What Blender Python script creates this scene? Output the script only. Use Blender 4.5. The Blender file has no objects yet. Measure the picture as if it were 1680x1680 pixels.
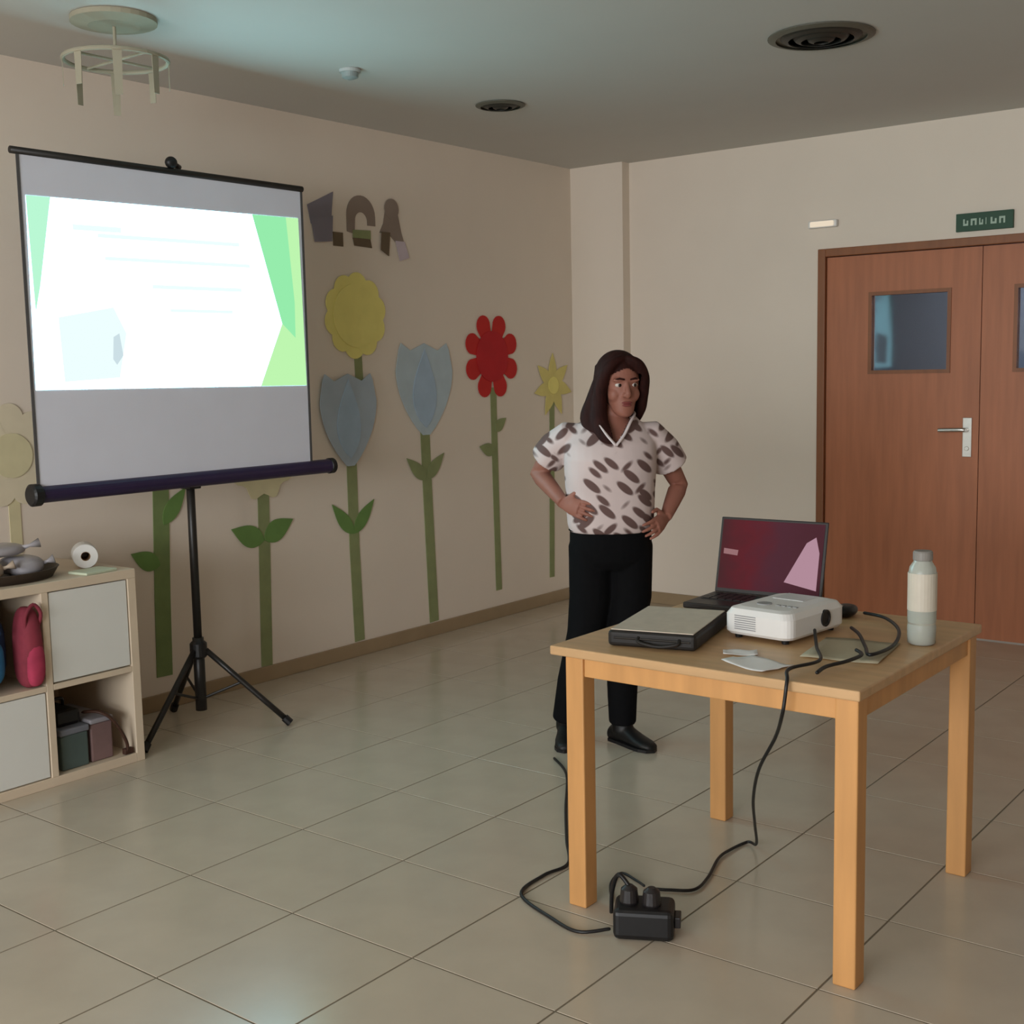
import bpy, bmesh, math, random
from mathutils import Vector, Matrix, Euler
random.seed(7)
scene = bpy.context.scene
COL = scene.collection

# ------------------------------------------------------------ camera
F = Vector((-0.61189645, 0.78261415, -0.11444579))
R = Vector((0.78905908, 0.61398615, -0.02016849))
U = Vector((-0.05448398, 0.10264552, 0.99322474))
cam_d = bpy.data.cameras.new('camera')
cam_d.sensor_width = 36.0
cam_d.lens = 36.0 * 2016.86 / 1680.0
cam = bpy.data.objects.new('camera', cam_d)
COL.objects.link(cam)
M = Matrix((R, U, -F)).transposed().to_4x4()
M.translation = Vector((4.63017, -6.67577, 1.5))
cam.matrix_world = M
scene.camera = cam

# ------------------------------------------------------------ view + world + daylight through the windows
vs = scene.view_settings
vs.view_transform = 'Standard'
vs.look = 'None'
vs.gamma = 1.0
vs.use_curve_mapping = False
vs.exposure = 0.0
world = bpy.data.worlds.new('overcast_sky')
scene.world = world
world.use_nodes = True
bg = world.node_tree.nodes['Background']
bg.inputs[0].default_value = (0.62, 0.74, 0.85, 1)
bg.inputs[1].default_value = 1.2


def area(name, loc, rot, sx, sy, power, col):
    d = bpy.data.lights.new(name, 'AREA')
    d.shape = 'RECTANGLE'
    d.size = sx
    d.size_y = sy
    d.energy = power
    d.color = col
    o = bpy.data.objects.new(name, d)
    o.location = loc
    o.rotation_euler = rot
    COL.objects.link(o)
    return o


# daylight standing in the two windows of the wall behind the camera (facing into the room, +y)
WIN = [(1.2, 5.8)]
WZ = (0.9, 2.45)
YB = -11.0
for a, b in WIN:
    area('window_daylight', ((a + b) / 2, YB + 0.04, (WZ[0] + WZ[1]) / 2), (math.radians(90), 0, 0),
         b - a - 0.1, WZ[1] - WZ[0] - 0.1, 335.0, (0.94, 0.97, 1.0))
# added fill light, no visible lamp, brightening the corridor behind the doors
area('corridor_fill_light', (3.0, 0.95, 2.58), (0, 0, 0), 0.5, 0.3, 26.0, (0.72, 0.82, 1.0))


# ------------------------------------------------------------ helpers
def lin(c):
    c = c / 255.0
    return c / 12.92 if c <= 0.04045 else ((c + 0.055) / 1.055) ** 2.4


def srgb(r, g, b):
    return (lin(r), lin(g), lin(b), 1.0)


def mat(name, rgb, rough=0.6, var=0.05, scale=12.0, bump=0.0, metal=0.0, spec=0.5, trans=0.0, stretch=None, ior=1.45):
    """Procedural principled material: base colour varied by object-space noise, with optional fine relief."""
    m = bpy.data.materials.new(name)
    m.use_nodes = True
    nt = m.node_tree
    b = nt.nodes['Principled BSDF']
    b.inputs['Roughness'].default_value = rough
    b.inputs['Metallic'].default_value = metal
    b.inputs['Specular IOR Level'].default_value = spec
    b.inputs['IOR'].default_value = ior
    if trans:
        b.inputs['Transmission Weight'].default_value = trans
    tc = nt.nodes.new('ShaderNodeTexCoord')
    mp = nt.nodes.new('ShaderNodeMapping')
    if stretch:
        mp.inputs['Scale'].default_value = stretch
    nt.links.new(tc.outputs['Object'], mp.inputs['Vector'])
    nz = nt.nodes.new('ShaderNodeTexNoise')
    nz.inputs['Scale'].default_value = scale
    nz.inputs['Detail'].default_value = 4
    nt.links.new(mp.outputs['Vector'], nz.inputs['Vector'])
    rp = nt.nodes.new('ShaderNodeValToRGB')
    c = srgb(*rgb)
    rp.color_ramp.elements[0].position = 0.3
    rp.color_ramp.elements[1].position = 0.7
    rp.color_ramp.elements[0].color = tuple(x * (1 - var) for x in c[:3]) + (1,)
    rp.color_ramp.elements[1].color = tuple(min(1, x * (1 + var)) for x in c[:3]) + (1,)
    nt.links.new(nz.outputs['Fac'], rp.inputs['Fac'])
    nt.links.new(rp.outputs['Color'], b.inputs['Base Color'])
    if bump:
        bp = nt.nodes.new('ShaderNodeBump')
        bp.inputs['Strength'].default_value = bump
        bp.inputs['Distance'].default_value = 0.003
        nt.links.new(nz.outputs['Fac'], bp.inputs['Height'])
        nt.links.new(bp.outputs['Normal'], b.inputs['Normal'])
    return m


def emis(name, col, strength):
    m = bpy.data.materials.new(name)
    m.use_nodes = True
    nt = m.node_tree
    nt.nodes.remove(nt.nodes['Principled BSDF'])
    e = nt.nodes.new('ShaderNodeEmission')
    e.inputs[0].default_value = col if len(col) == 4 else tuple(col) + (1,)
    e.inputs[1].default_value = strength
    nt.links.new(e.outputs[0], nt.nodes['Material Output'].inputs[0])
    return m


class MB:
    """Collects shapes; build() links them as ONE mesh object."""
    def __init__(self):
        self.v, self.f = [], []

    def add(self, vs, fs):
        n = len(self.v)
        self.v += [Vector(q) for q in vs]
        self.f += [[i + n for i in f] for f in fs]
        return self

    def box(self, a, b, rz=0.0, c=None):
        x0, y0, z0 = a
        x1, y1, z1 = b
        vs = [Vector(q) for q in [(x0, y0, z0), (x1, y0, z0), (x1, y1, z0), (x0, y1, z0),
                                  (x0, y0, z1), (x1, y0, z1), (x1, y1, z1), (x0, y1, z1)]]
        if rz:
            c = Vector(c) if c else (vs[0] + vs[6]) / 2
            rm = Matrix.Rotation(rz, 3, 'Z')
            vs = [rm @ (q - c) + c for q in vs]
        return self.add(vs, [[3, 2, 1, 0], [4, 5, 6, 7], [0, 1, 5, 4], [1, 2, 6, 5], [2, 3, 7, 6], [3, 0, 4, 7]])

    def prism(self, pts, d):
        """closed polygon (3-D points) extruded by vector d"""
        d = Vector(d)
        n = len(pts)
        p = [Vector(q) for q in pts]
        fs = [list(range(n)), list(range(2 * n - 1, n - 1, -1))]
        for i in range(n):
            j = (i + 1) % n
            fs.append([i, i + n, j + n, j])
        return self.add(p + [q + d for q in p], fs)

    def rings(self, rs, cap=True, close=False):
        n = len(rs[0])
        vs = [q for r in rs for q in r]
        fs = []
        m = len(rs)
        for k in range(m if close else m - 1):
            k2 = (k + 1) % m
            for i in range(n):
                j = (i + 1) % n
                fs.append([k * n + i, k * n + j, k2 * n + j, k2 * n + i])
        if cap and not close:
            fs.append(list(range(n))[::-1])
            fs.append([(m - 1) * n + i for i in range(n)])
        return self.add(vs, fs)

    def tube(self, path, r, seg=10, ell=1.0, up=None, rnd=False):
        """sweep a circle along a path; r is a number or one radius per point; ell squashes across 'up'"""
        P = [Vector(q) for q in path]
        rad = list(r) if hasattr(r, '__len__') else [r] * len(P)
        if rnd:  # rounded ends
            d0 = (P[0] - P[1]).normalized()
            d1 = (P[-1] - P[-2]).normalized()
            r0, r1 = rad[0], rad[-1]
            P = [P[0] + d0 * r0 * .95, P[0] + d0 * r0 * .7] + P + [P[-1] + d1 * r1 * .7, P[-1] + d1 * r1 * .95]
            rad = [r0 * .25, r0 * .7] + rad + [r1 * .7, r1 * .25]
        rs = []
        up = Vector(up) if up else None
        x = None
        for i, q in enumerate(P):
            t = (P[min(i + 1, len(P) - 1)] - P[max(i - 1, 0)]).normalized()
            if x is None:
                a = up if up else (Vector((0, 0, 1)) if abs(t.z) < .9 else Vector((1, 0, 0)))
                x = (a - t * a.dot(t)).normalized()
            else:
                x = (x - t * x.dot(t)).normalized()
            y = t.cross(x)
            rs.append([q + x * (math.cos(2 * math.pi * k / seg) * rad[i] * ell) + y * (math.sin(2 * math.pi * k / seg) * rad[i])
                       for k in range(seg)])
        return self.rings(rs)

    def lathe(self, prof, c=(0, 0, 0), seg=28, axis='Z'):
        c = Vector(c)
        rs = []
        for r, z in prof:
            ring = []
            for k in range(seg):
                a = 2 * math.pi * k / seg
                if axis == 'Z':
                    q = Vector((r * math.cos(a), r * math.sin(a), z))
                elif axis == 'X':
                    q = Vector((z, r * math.cos(a), r * math.sin(a)))
                else:
                    q = Vector((r * math.sin(a), z, r * math.cos(a)))
                ring.append(q + c)
            rs.append(ring)
        return self.rings(rs)

    def ell(self, c, r, seg=20, nr=12, rot=None):
        c = Vector(c)
        rs = []
        for i in range(1, nr):
            t = math.pi * i / nr
            ring = []
            for k in range(seg):
                a = 2 * math.pi * k / seg
                q = Vector((r[0] * math.sin(t) * math.cos(a), r[1] * math.sin(t) * math.sin(a), -r[2] * math.cos(t)))
                if rot:
                    q = rot @ q
                ring.append(q + c)
            rs.append(ring)
        return self.rings(rs)

    def xform(self, m):
        self.v = [m @ q for q in self.v]
        return self

    def build(self, name, m, parent=None, smooth=False, bevel=0.0, world=True, seg=2):
        me = bpy.data.meshes.new(name)
        off = parent_world(parent) if (parent and world) else Vector((0, 0, 0))
        me.from_pydata([q - off for q in self.v], [], self.f)
        bm = bmesh.new()
        bm.from_mesh(me)
        bmesh.ops.recalc_face_normals(bm, faces=bm.faces)
        bm.to_mesh(me)
        bm.free()
        me.materials.append(m)
        o = bpy.data.objects.new(name, me)
        COL.objects.link(o)
        if parent:
            o.parent = parent
        if smooth:
            for pl in me.polygons:
                pl.use_smooth = True
            me.update()
        if bevel:
            b = o.modifiers.new('edge', 'BEVEL')
            b.width = bevel
            b.segments = seg
            b.limit_method = 'ANGLE'
        return o


def parent_world(p):
    v = Vector((0, 0, 0))
    while p:
        v = v + Vector(p.location)
        p = p.parent
    return v


def tag(o, label=None, cat=None, group=None, kind=None):
    if label:
        o['label'] = label
    if cat:
        o['category'] = cat
    if group:
        o['group'] = group
    if kind:
        o['kind'] = kind
    return o


def thing(name, label, cat, loc, group=None, rz=0.0):
    o = bpy.data.objects.new(name, None)
    o.empty_display_size = 0.05
    COL.objects.link(o)
    o.location = loc
    o.rotation_euler = (0, 0, rz)
    return tag(o, label, cat, group)


def struct(o, label, cat=None):
    return tag(o, label, cat, kind='structure')


def smooth_path(pts, n=8):
    P = [Vector(q) for q in pts]
    out = []
    for i in range(len(P) - 1):
        p0, p1, p2, p3 = P[max(i - 1, 0)], P[i], P[i + 1], P[min(i + 2, len(P) - 1)]
        for k in range(n):
            t = k / n
            out.append(0.5 * ((2 * p1) + (p2 - p0) * t + (2 * p0 - 5 * p1 + 4 * p2 - p3) * t * t + (3 * p1 - p0 - 3 * p2 + p3) * t ** 3))
    out.append(P[-1])
    return out


# ------------------------------------------------------------ materials
WALLC = (230, 217, 201)
m_wall = mat('cream_wall_paint', WALLC, .75, .015, 3, .03)
m_ceil = mat('white_ceiling_paint', (200, 198, 192), .8, .012, 3, .02)
m_tile = mat('beige_floor_tile', (190, 177, 158), .2, .05, 5, .01, spec=.5)
m_grout = mat('grey_brown_grout', (118, 106, 88), .9, .08, 30)
m_skirt = mat('brown_beige_skirting_tile', (158, 136, 106), .4, .05, 8)
m_door = mat('cherry_wood_veneer', (176, 108, 72), .42, .10, 5, .03, stretch=(6, 6, .5))
m_doorf = mat('brown_wood_frame', (138, 86, 52), .45, .12, 5, .03, stretch=(6, 6, .5))
m_steel = mat('brushed_steel', (200, 198, 192), .32, .03, 30, metal=.9)
m_glass = mat('door_window_glass', (235, 242, 246), .04, .0, 5, trans=1.0, ior=1.3)
m_corr = mat('grey_blue_corridor_paint', (118, 124, 134), .8, .03, 3)
m_white = mat('white_plastic', (226, 224, 220), .4, .02, 10)
m_black = mat('black_plastic', (22, 21, 22), .45, .1, 20)
m_pine = mat('golden_pine_wood', (204, 150, 92), .45, .10, 4, .03, stretch=(5, 5, .6))
m_pinetop = mat('golden_pine_table_top', (198, 160, 116), .38, .10, 4, .02, stretch=(1, 8, 5))
m_birch = mat('pale_birch_board', (216, 198, 174), .5, .05, 5, .01)
m_panel = mat('white_lacquer_panel', (226, 226, 220), .45, .015, 5)


# ------------------------------------------------------------ setting
H = 2.77
XR = 7.6
T = 0.15
# floor slab (grout level) with single tiles on it
fl = struct(MB().box((0, YB, -0.12), (XR, 0, -0.0014)).build('floor', m_grout), 'beige tiled floor of the hall')
PT = 0.4545
tiles = []
tx0, ty0 = 3.004, -4.47
GAP = 0.0055


def tile_mesh(w, d):
    bm = bmesh.new()
    c = .0006
    hx, hy = w / 2, d / 2
    b0 = [bm.verts.new((sx * hx, sy * hy, -.0016)) for sx, sy in ((-1, -1), (1, -1), (1, 1), (-1, 1))]
    b1 = [bm.verts.new((sx * hx, sy * hy, -.0005)) for sx, sy in ((-1, -1), (1, -1), (1, 1), (-1, 1))]
    b2 = [bm.verts.new((sx * (hx - c), sy * (hy - c), 0)) for sx, sy in ((-1, -1), (1, -1), (1, 1), (-1, 1))]
    for lo, hi in ((b0, b1), (b1, b2)):
        for i in range(4):
            bm.faces.new((lo[i], lo[(i + 1) % 4], hi[(i + 1) % 4], hi[i]))
    bm.faces.new(b2)
    me = bpy.data.meshes.new('tile')
    bm.to_mesh(me)
    bm.free()
    me.materials.append(m_tile)
    return me


cache = {}
i0, i1 = -7, 9
j0, j1 = -10, 10
for i in range(i0, i1):
    for j in range(j0, j1):
        xa, xb = tx0 + i * PT + GAP / 2, tx0 + (i + 1) * PT - GAP / 2
        ya, yb = ty0 + j * PT + GAP / 2, ty0 + (j + 1) * PT - GAP / 2
        xa, xb = max(xa, 0.0), min(xb, XR)
        ya, yb = max(ya, YB), min(yb, 0.0)
        if xb - xa < .02 or yb - ya < .02:
            continue
        key = (round(xb - xa, 3), round(yb - ya, 3))
        if key not in cache:
            cache[key] = tile_mesh(*key)
        o = bpy.data.objects.new('tile', cache[key])
        COL.objects.link(o)
        o.location = ((xa + xb) / 2, (ya + yb) / 2, random.uniform(-.0002, .0001))
        o.parent = fl
struct(MB().box((-T, YB, H), (XR + T, 1.8, H + .12)).build('ceiling', m_ceil), 'white painted ceiling')
struct(MB().box((-T, YB - T, -0.12), (0, T, H)).build('wall_left', m_wall), 'cream wall decorated with paper flowers')
struct(MB().box((XR, YB - T, -0.12), (XR + T, T, H)).build('wall_side', mat('brown_bounce_dimming_wall', (168, 140, 116), .6, .08, 4, stretch=(1, 6, .5))), 'unseen side wall, coloured brown to dim bounced light')  # out of view; brown was chosen to weaken light bounced from the right
DX0, DX1, DZ = 1.655, 3.475, 2.145
wr = MB()
wr.box((0, 0, -0.12), (DX0, T, H))
wr.box((DX1, 0, -0.12), (XR, T, H))
wr.box((DX0, 0, DZ), (DX1, T, H))
struct(wr.build('wall_right', m_wall), 'pale cream wall with the wooden double door')
wb = MB()
xs = [0] + [q for w in WIN for q in w] + [XR]
for k in range(0, len(xs), 2):
    wb.box((xs[k], YB - T, -0.12), (xs[k + 1], YB, H))
for a, b in WIN:
    wb.box((a, YB - T, -0.12), (b, YB, WZ[0]))
    wb.box((a, YB - T, WZ[1]), (b, YB, H))
struct(wb.build('wall_back', m_wall), 'cream wall with two wide windows')
for n, (a, b) in enumerate(WIN):
    w = struct(thing('window_%d' % (n + 1), None, None, (a, YB - T / 2, WZ[0])), 'wide window with white frame')
    fr = MB()
    t = .05
    fr.box((a, YB - T, WZ[0]), (a + t, YB - .05, WZ[1])).box((b - t, YB - T, WZ[0]), (b, YB - .05, WZ[1]))
    fr.box((a + t, YB - T, WZ[0]), (b - t, YB - .05, WZ[0] + t)).box((a + t, YB - T, WZ[1] - t), (b - t, YB - .05, WZ[1]))
    fr.box(((a + b) / 2 - .03, YB - T, WZ[0] + t), ((a + b) / 2 + .03, YB - .05, WZ[1] - t))
    fr.build('window_frame', m_white, w)
    for q0, q1 in ((a + t, (a + b) / 2 - .03), ((a + b) / 2 + .03, b - t)):
        MB().box((q0, YB - .11, WZ[0] + t), (q1, YB - .104, WZ[1] - t)).build('pane', m_glass, w)
struct(MB().box((0, -.08, 0), (.393, 0, H)).build('wall_column', m_wall), 'boxed pipe column in the room corner')
struct(MB().box((0, YB, 0), (.012, -.08, .075)).build('baseboard_left', m_skirt, bevel=.003), 'brown tile skirting along the flower wall')
bb = MB()
bb.box((.393, -.012, 0), (DX0, 0, .075))
struct(bb.build('baseboard_right', m_skirt, bevel=.003), 'brown tile skirting beside the door')
# corridor behind the doors
cr = MB()
cr.box((0.6, 1.6, -0.12), (4.6, 1.7, H)).box((0.5, T, -0.12), (0.6, 1.7, H)).box((4.6, T, -0.12), (4.7, 1.7, H))
struct(cr.build('wall_corridor', m_corr), 'dim grey-blue corridor wall behind the door glass')
struct(MB().box((0.5, T, -0.12), (4.7, 1.7, -0.002)).build('floor_corridor', m_tile), 'corridor floor behind the doors')
struct(MB().box((1.17, 1.54, 0.3), (1.36, 1.6, 2.3)).build('trim_1', m_white, bevel=.005), 'white corridor door jamb seen through the door glass')

# double door
dr = struct(thing('door_1', None, None, (DX0, 0, 0)), 'reddish wooden double swing door with small windows')
fr = MB()
fw = .045
fr.box((DX0, -.012, 0), (DX0 + fw, T, DZ)).box((DX1 - fw, -.012, 0), (DX1, T, DZ)).box((DX0 + fw, -.012, DZ - fw), (DX1 - fw, T, DZ))
fr.build('door_frame', m_doorf, dr, bevel=.004)
SEAM = 2.565


def leaf(x0, x1, wx0, wx1, handle_x, sgn):
    z0, z1 = .008, DZ - fw - .004
    wz0, wz1 = 1.445, 1.885
    y0, y1 = .012, .055
    lf = MB()
    lf.box((x0, y0, z0), (wx0, y1, z1)).box((wx1, y0, z0), (x1, y1, z1))
    lf.box((wx0, y0, z0), (wx1, y1, wz0)).box((wx0, y0, wz1), (wx1, y1, z1))
    L = lf.build('door_leaf', m_door, dr)
    b = MB()
    t = .014
    b.box((wx0 - .006, y0 - .006, wz0 - .006), (wx0 + t, y1 - .005, wz1 + .006)).box((wx1 - t, y0 - .006, wz0 - .006), (wx1 + .006, y1 - .005, wz1 + .006))
    b.box((wx0 + t, y0 - .006, wz0 - .006), (wx1 - t, y1 - .005, wz0 + t)).box((wx0 + t, y0 - .006, wz1 - t), (wx1 - t, y1 - .005, wz1 + .006))
    b.build('window_bead', m_doorf, L)
    g = MB().box((wx0 + t, .030, wz0 + t), (wx1 - t, .036, wz1 - t)).build('glass_pane', m_glass, L)
    if handle_x:
        h = MB()
        h.box((handle_x - .024, y0 - .008, .99), (handle_x + .024, y0, 1.20))
        h.tube([(handle_x, y0 - .006, 1.135), (handle_x, y0 - .05, 1.135)], .011)
        h.tube(smooth_path([(handle_x, y0 - .046, 1.135), (handle_x + sgn * .03, y0 - .052, 1.137), (handle_x + sgn * .14, y0 - .05, 1.133)], 4), .0115)
        h.lathe([(.012, y0 - .012), (.012, y0 - .006)], (handle_x, 0, 1.035), 16, 'Y')
        tag(h.build('door_handle', m_steel, L, bevel=.002), 'steel lever handle on a long plate')
    return L


leaf(DX0 + fw + .003, SEAM - .002, 1.955, 2.40, 2.505, -1)
leaf(SEAM + .002, DX1 - fw - .003, 2.735, 3.18, None, 1)

# ------------------------------------------------------------ fittings on the door wall and the ceiling
em = thing('emergency_light', 'small white emergency light above the left edge of the door', 'lamp', (1.69, -.02, 2.285))
MB().box((1.605, -.034, 2.262), (1.775, -.002, 2.302)).build('housing', m_white, em, bevel=.006)
MB().box((1.62, -.046, 2.267), (1.76, -.034, 2.297)).build('diffuser', emis('emergency_lamp_glow', srgb(232, 216, 192), 1.0), em, bevel=.006)

m_green = mat('dark_green_sign', (38, 74, 52), .5, .05, 10)
m_sgtxt = mat('pale_sign_print', (170, 190, 172), .5, .02, 10)
sg = thing('exit_sign', 'dark green sign with pale lettering above the double door', 'sign', (2.575, -.01, 2.22))
MB().box((2.432, -.022, 2.175), (2.722, -.002, 2.268)).build('sign_plate', m_green, sg, bevel=.002)
x = 2.470   # worn pale print, not legible in the photograph
for k, w in enumerate((.026, .030, .020, .012, .030, .030)):
    g = MB()
    if k == 3:
        g.box((x, -.0235, 2.204), (x + w * .3, -.0215, 2.238))
    else:
        zz = (2.230, 2.238) if k % 2 else (2.204, 2.212)
        g.add([(x, -.0235, 2.204), (x + w * .3, -.0235, 2.204), (x + w * .3, -.0235, 2.238), (x, -.0235, 2.238)], [[0, 1, 2, 3]])
        g = MB().prism([(x, -.0235, 2.204)] + ([(x + w * .3, -.0235, 2.204), (x + w * .3, -.0235, 2.228), (x + w * .7, -.0235, 2.228), (x + w * .7, -.0235, 2.204), (x + w, -.0235, 2.204), (x + w, -.0235, 2.238)] if k % 2 else
                       [(x + w, -.0235, 2.204), (x + w, -.0235, 2.230), (x + w * .7, -.0235, 2.230), (x + w * .7, -.0235, 2.214), (x + w * .3, -.0235, 2.214), (x + w * .3, -.0235, 2.238)]) + [(x, -.0235, 2.238)], (0, .002, 0))
    g.build('print_mark', m_sgtxt, sg)
    x += w + .013

m_vent = mat('dark_vent_metal', (46, 44, 38), .5, .1, 20)
m_ventr = mat('grey_vent_ring', (92, 90, 78), .5, .05, 20)


def vent(loc, r, label, n):
    v = thing('ceiling_vent', label, 'vent', loc, 'round air vents in the ceiling')
    x, y, z = loc
    MB().lathe([(r * .93, z - .003), (r * .93, z - .0005)], (x, y, 0), 40).build('backing', m_vent, v)
    for k in range(n):
        ro = r * (1 - k / n * .95)
        w = r * .30 / n * 2
        dz = .004 + .005 * k
        pr = [(ro, z - .002), (ro, z - .005), (ro - w * .35, z - .006 - dz * .7), (max(ro - w, .004), z - .009 - dz), (max(ro - w, .004), z - .007 - dz * .8), (max(ro - w * .5, .006), z - .004)]
        MB().lathe(pr, (x, y, 0), 40).build('ring', m_ventr if k == 0 else m_vent, v, smooth=False)
    return v


vent((2.55, -2.0, H), .205, 'large dark round air vent in the ceiling', 4)
vent((.86, -1.88, H), .12, 'small dark round air vent in the ceiling near the corner', 3)
sd = thing('smoke_detector', 'small grey smoke detector on the ceiling', 'smoke detector', (.83, -2.86, H))
MB().lathe([(.045, H - .001), (.045, H - .014)], (.83, -2.86, 0), 24).build('base', mat('light_grey_plastic_base', (176, 180, 178), .5), sd)
MB().lathe([(.036, H - .014), (.034, H - .034), (.012, H - .042), (.001, H - .042)], (.83, -2.86, 0), 24).build('cap', mat('grey_plastic', (140, 150, 148), .5), sd)

# faint hanging mobile at the upper left
m_mob = mat('pale_olive_paper', (158, 152, 132), .8, .05, 10)
mb = thing('hanging_mobile', 'pale beige hanging mobile with paper strips below the ceiling', 'mobile', (.75, -3.95, H))
MB().lathe([(.15, H - .001), (.15, H - .018), (.09, H - .03), (.001, H - .03)], (.75, -3.95, 0), 28).build('ceiling_plate', m_mob, mb)
MB().tube([(.75, -3.95, H - .028), (.75, -3.95, 2.63)], .006).build('cord', m_mob, mb)
ring = [(.75 + .18 * math.cos(a), -3.95 + .18 * math.sin(a), 2.625) for a in [2 * math.pi * k / 36 for k in range(37)]]
rg = MB().tube(ring, .008, 8)
rg.tube([(.57, -3.95, 2.625), (.93, -3.95, 2.625)], .005)
rg.tube([(.75, -4.13, 2.625), (.75, -3.77, 2.625)], .005)
rg.build('ring', m_mob, mb)
for k in range(8):
    a = 2 * math.pi * k / 8 + .2
    L = (.13, .09, .11, .15)[k % 4]
    c = Vector((.75 + .18 * math.cos(a), -3.95 + .18 * math.sin(a), 2.62))
    d = Vector((-math.sin(a), math.cos(a), 0)) * .016
    n = Vector((math.cos(a), math.sin(a), 0)) * .002
    MB().prism([c - d, c + d, c + d * .8 - Vector((0, 0, L)), c - d * .8 - Vector((0, 0, L))], n).build('paper_strip', m_mob, mb)

# ------------------------------------------------------------ paper flowers on the left wall
m_stem = mat('olive_green_paper', (142, 150, 104), .85, .10, 9)
m_leafg = mat('leaf_green_paper', (108, 142, 76), .85, .10, 9)
m_yel = mat('mustard_yellow_paper', (240, 228, 136), .85, .04, 9)
m_yel2 = mat('pale_yellow_paper', (222, 208, 130), .85, .06, 9)
m_yelf = mat('faded_yellow_paper', (216, 206, 166), .85, .06, 9)
m_blue = mat('slate_blue_paper', (176, 190, 202), .85, .05, 9)
m_blue2 = mat('pale_blue_paper', (186, 202, 210), .85, .05, 9)
m_bluc = mat('blue_paper_petal', (172, 194, 214), .85, .05, 9)
m_red = mat('red_paper', (200, 42, 38), .8, .06, 9)
m_redc = mat('dark_red_paper', (190, 34, 40), .8, .06, 9)
TH = .003


def wall_poly(pts, layer=0):
    """polygon in (y, z) on the wall x = 0, as a thin paper sheet"""
    x = .0006 + layer * (TH + .0004)
    return [(x, y, z) for y, z in pts]


def paper(pts, name, m, parent, layer=0):
    return MB().prism(wall_poly(pts, layer), (TH, 0, 0)).build(name, m, parent)


def strip(pts, w):
    """a stem of width w along (y, z) points"""
    L, Rr = [], []
    for i, (y, z) in enumerate(pts):
        a = pts[max(i - 1, 0)]
        b = pts[min(i + 1, len(pts) - 1)]
        t = Vector((b[0] - a[0], b[1] - a[1])).normalized()
        n = Vector((-t.y, t.x)) * w / 2
        L.append((y + n.x, z + n.y))
        Rr.append((y - n.x, z - n.y))
    return L + Rr[::-1]


def leafshape(y, z, dy, dz, w, n=12):
    """pointed leaf from (y,z) to (y+dy, z+dz)"""
    d = Vector((dy, dz))
    nn = Vector((-d.y, d.x)).normalized() * w
    up, dn = [], []
    for k in range(n + 1):
        t = k / n
        b = math.sin(math.pi * t ** .8) * (1 - .15 * t)
        c = Vector((y, z)) + d * t
        up.append(tuple(c + nn * b))
        dn.append(tuple(c - nn * b * .85))
    return up + dn[::-1][1:-1]


def flower(label, base):
    return thing('paper_flower', label, 'flower', (0, base[0], base[1]), 'paper flowers on the wall')


def disc(y, z, r, n=32, wob=0.0, k=8, ph=0.0, rz=None):
    rz = rz or r
    return [(y + (r + wob * math.cos(k * a + ph)) * math.sin(a), z + (rz + wob * math.cos(k * a + ph)) * math.cos(a))
            for a in [2 * math.pi * q / n for q in range(n)]]


def petal(y, z, ang, r0, r1, w, n=10):
    d = Vector((math.sin(ang), math.cos(ang)))
    s = Vector((d.y, -d.x))
    out = []
    for k in range(n + 1):
        a = -math.pi / 2 + math.pi * k / n
        out.append(tuple(Vector((y, z)) + d * (r1 - w + w * math.cos(a)) + s * w * math.sin(a)))
    return [tuple(Vector((y, z)) + d * r0 - s * w * .55)] + out + [tuple(Vector((y, z)) + d * r0 + s * w * .55)]


def tulip(y, zb, zt, w, f, mo, mi):
    """cup-shaped head with three points"""
    h = zt - zb

    def cup(sc, zo):
        pts = []
        for k in range(13):
            t = k / 12
            ww = w * sc * (math.sin(math.pi * min(t * .62 + .02, .5)) ** .75) * (1 if t < .75 else 1 - .12 * (t - .75) / .25)
            pts.append((ww, zb + zo + (h - zo) * t * .93))
        return pts
    c = cup(1, 0)
    tops = [(w * .80, zt), (w * .48, zb + h * .92), (0, zt * 1.0), (-w * .48, zb + h * .92), (-w * .80, zt)]
    paper([(y + a, z) for a, z in c] + [(y + a, z) for a, z in tops] + [(y - a, z) for a, z in c[::-1]], 'petals', mo, f, 1)
    pp = leafshape(y, zb + .04, 0, h * .86, w * .48)
    paper(pp, 'middle_petal', mi, f, 2)


# green flower whose head is hidden behind the projection screen
f0 = flower('tall paper flower with a thick green stem between the shelf and the tripod', (-3.34, .15))
paper(strip([(-3.30, 1.55), (-3.315, .98), (-3.335, .5), (-3.345, .15)], .085), 'stem', mat('moss_green_paper', (124, 142, 90), .85, .1, 9), f0)
paper(leafshape(-3.31, .84, .13, .16, .045), 'leaf', m_leafg, f0, 1)
paper(leafshape(-3.34, .66, -.15, .07, .05), 'leaf', m_leafg, f0, 1.1)
paper(disc(-3.30, 1.60, .2, 48, .02, 10), 'flower_head', m_yel, f0, 1)
paper(disc(-3.30, 1.60, .07, 20), 'flower_centre', m_yelf, f0, 2)
# short flower under the screen case
f1 = flower('short paper flower with two round green leaves right of the tripod', (-2.74, .075))
paper(strip([(-2.72, 1.0), (-2.73, .6), (-2.745, .076)], .07), 'stem', m_stem, f1)
paper(leafshape(-2.73, .70, -.20, .075, .062), 'leaf', m_leafg, f1, 1)
paper(leafshape(-2.73, .70, .19, .085, .062), 'leaf', m_leafg, f1, 1.1)
paper(disc(-2.72, 1.10, .19, 48, .018, 9), 'flower_head', m_yelf, f1, 1)
paper(disc(-2.72, 1.10, .07, 20), 'flower_centre', m_yel, f1, 2)
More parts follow.
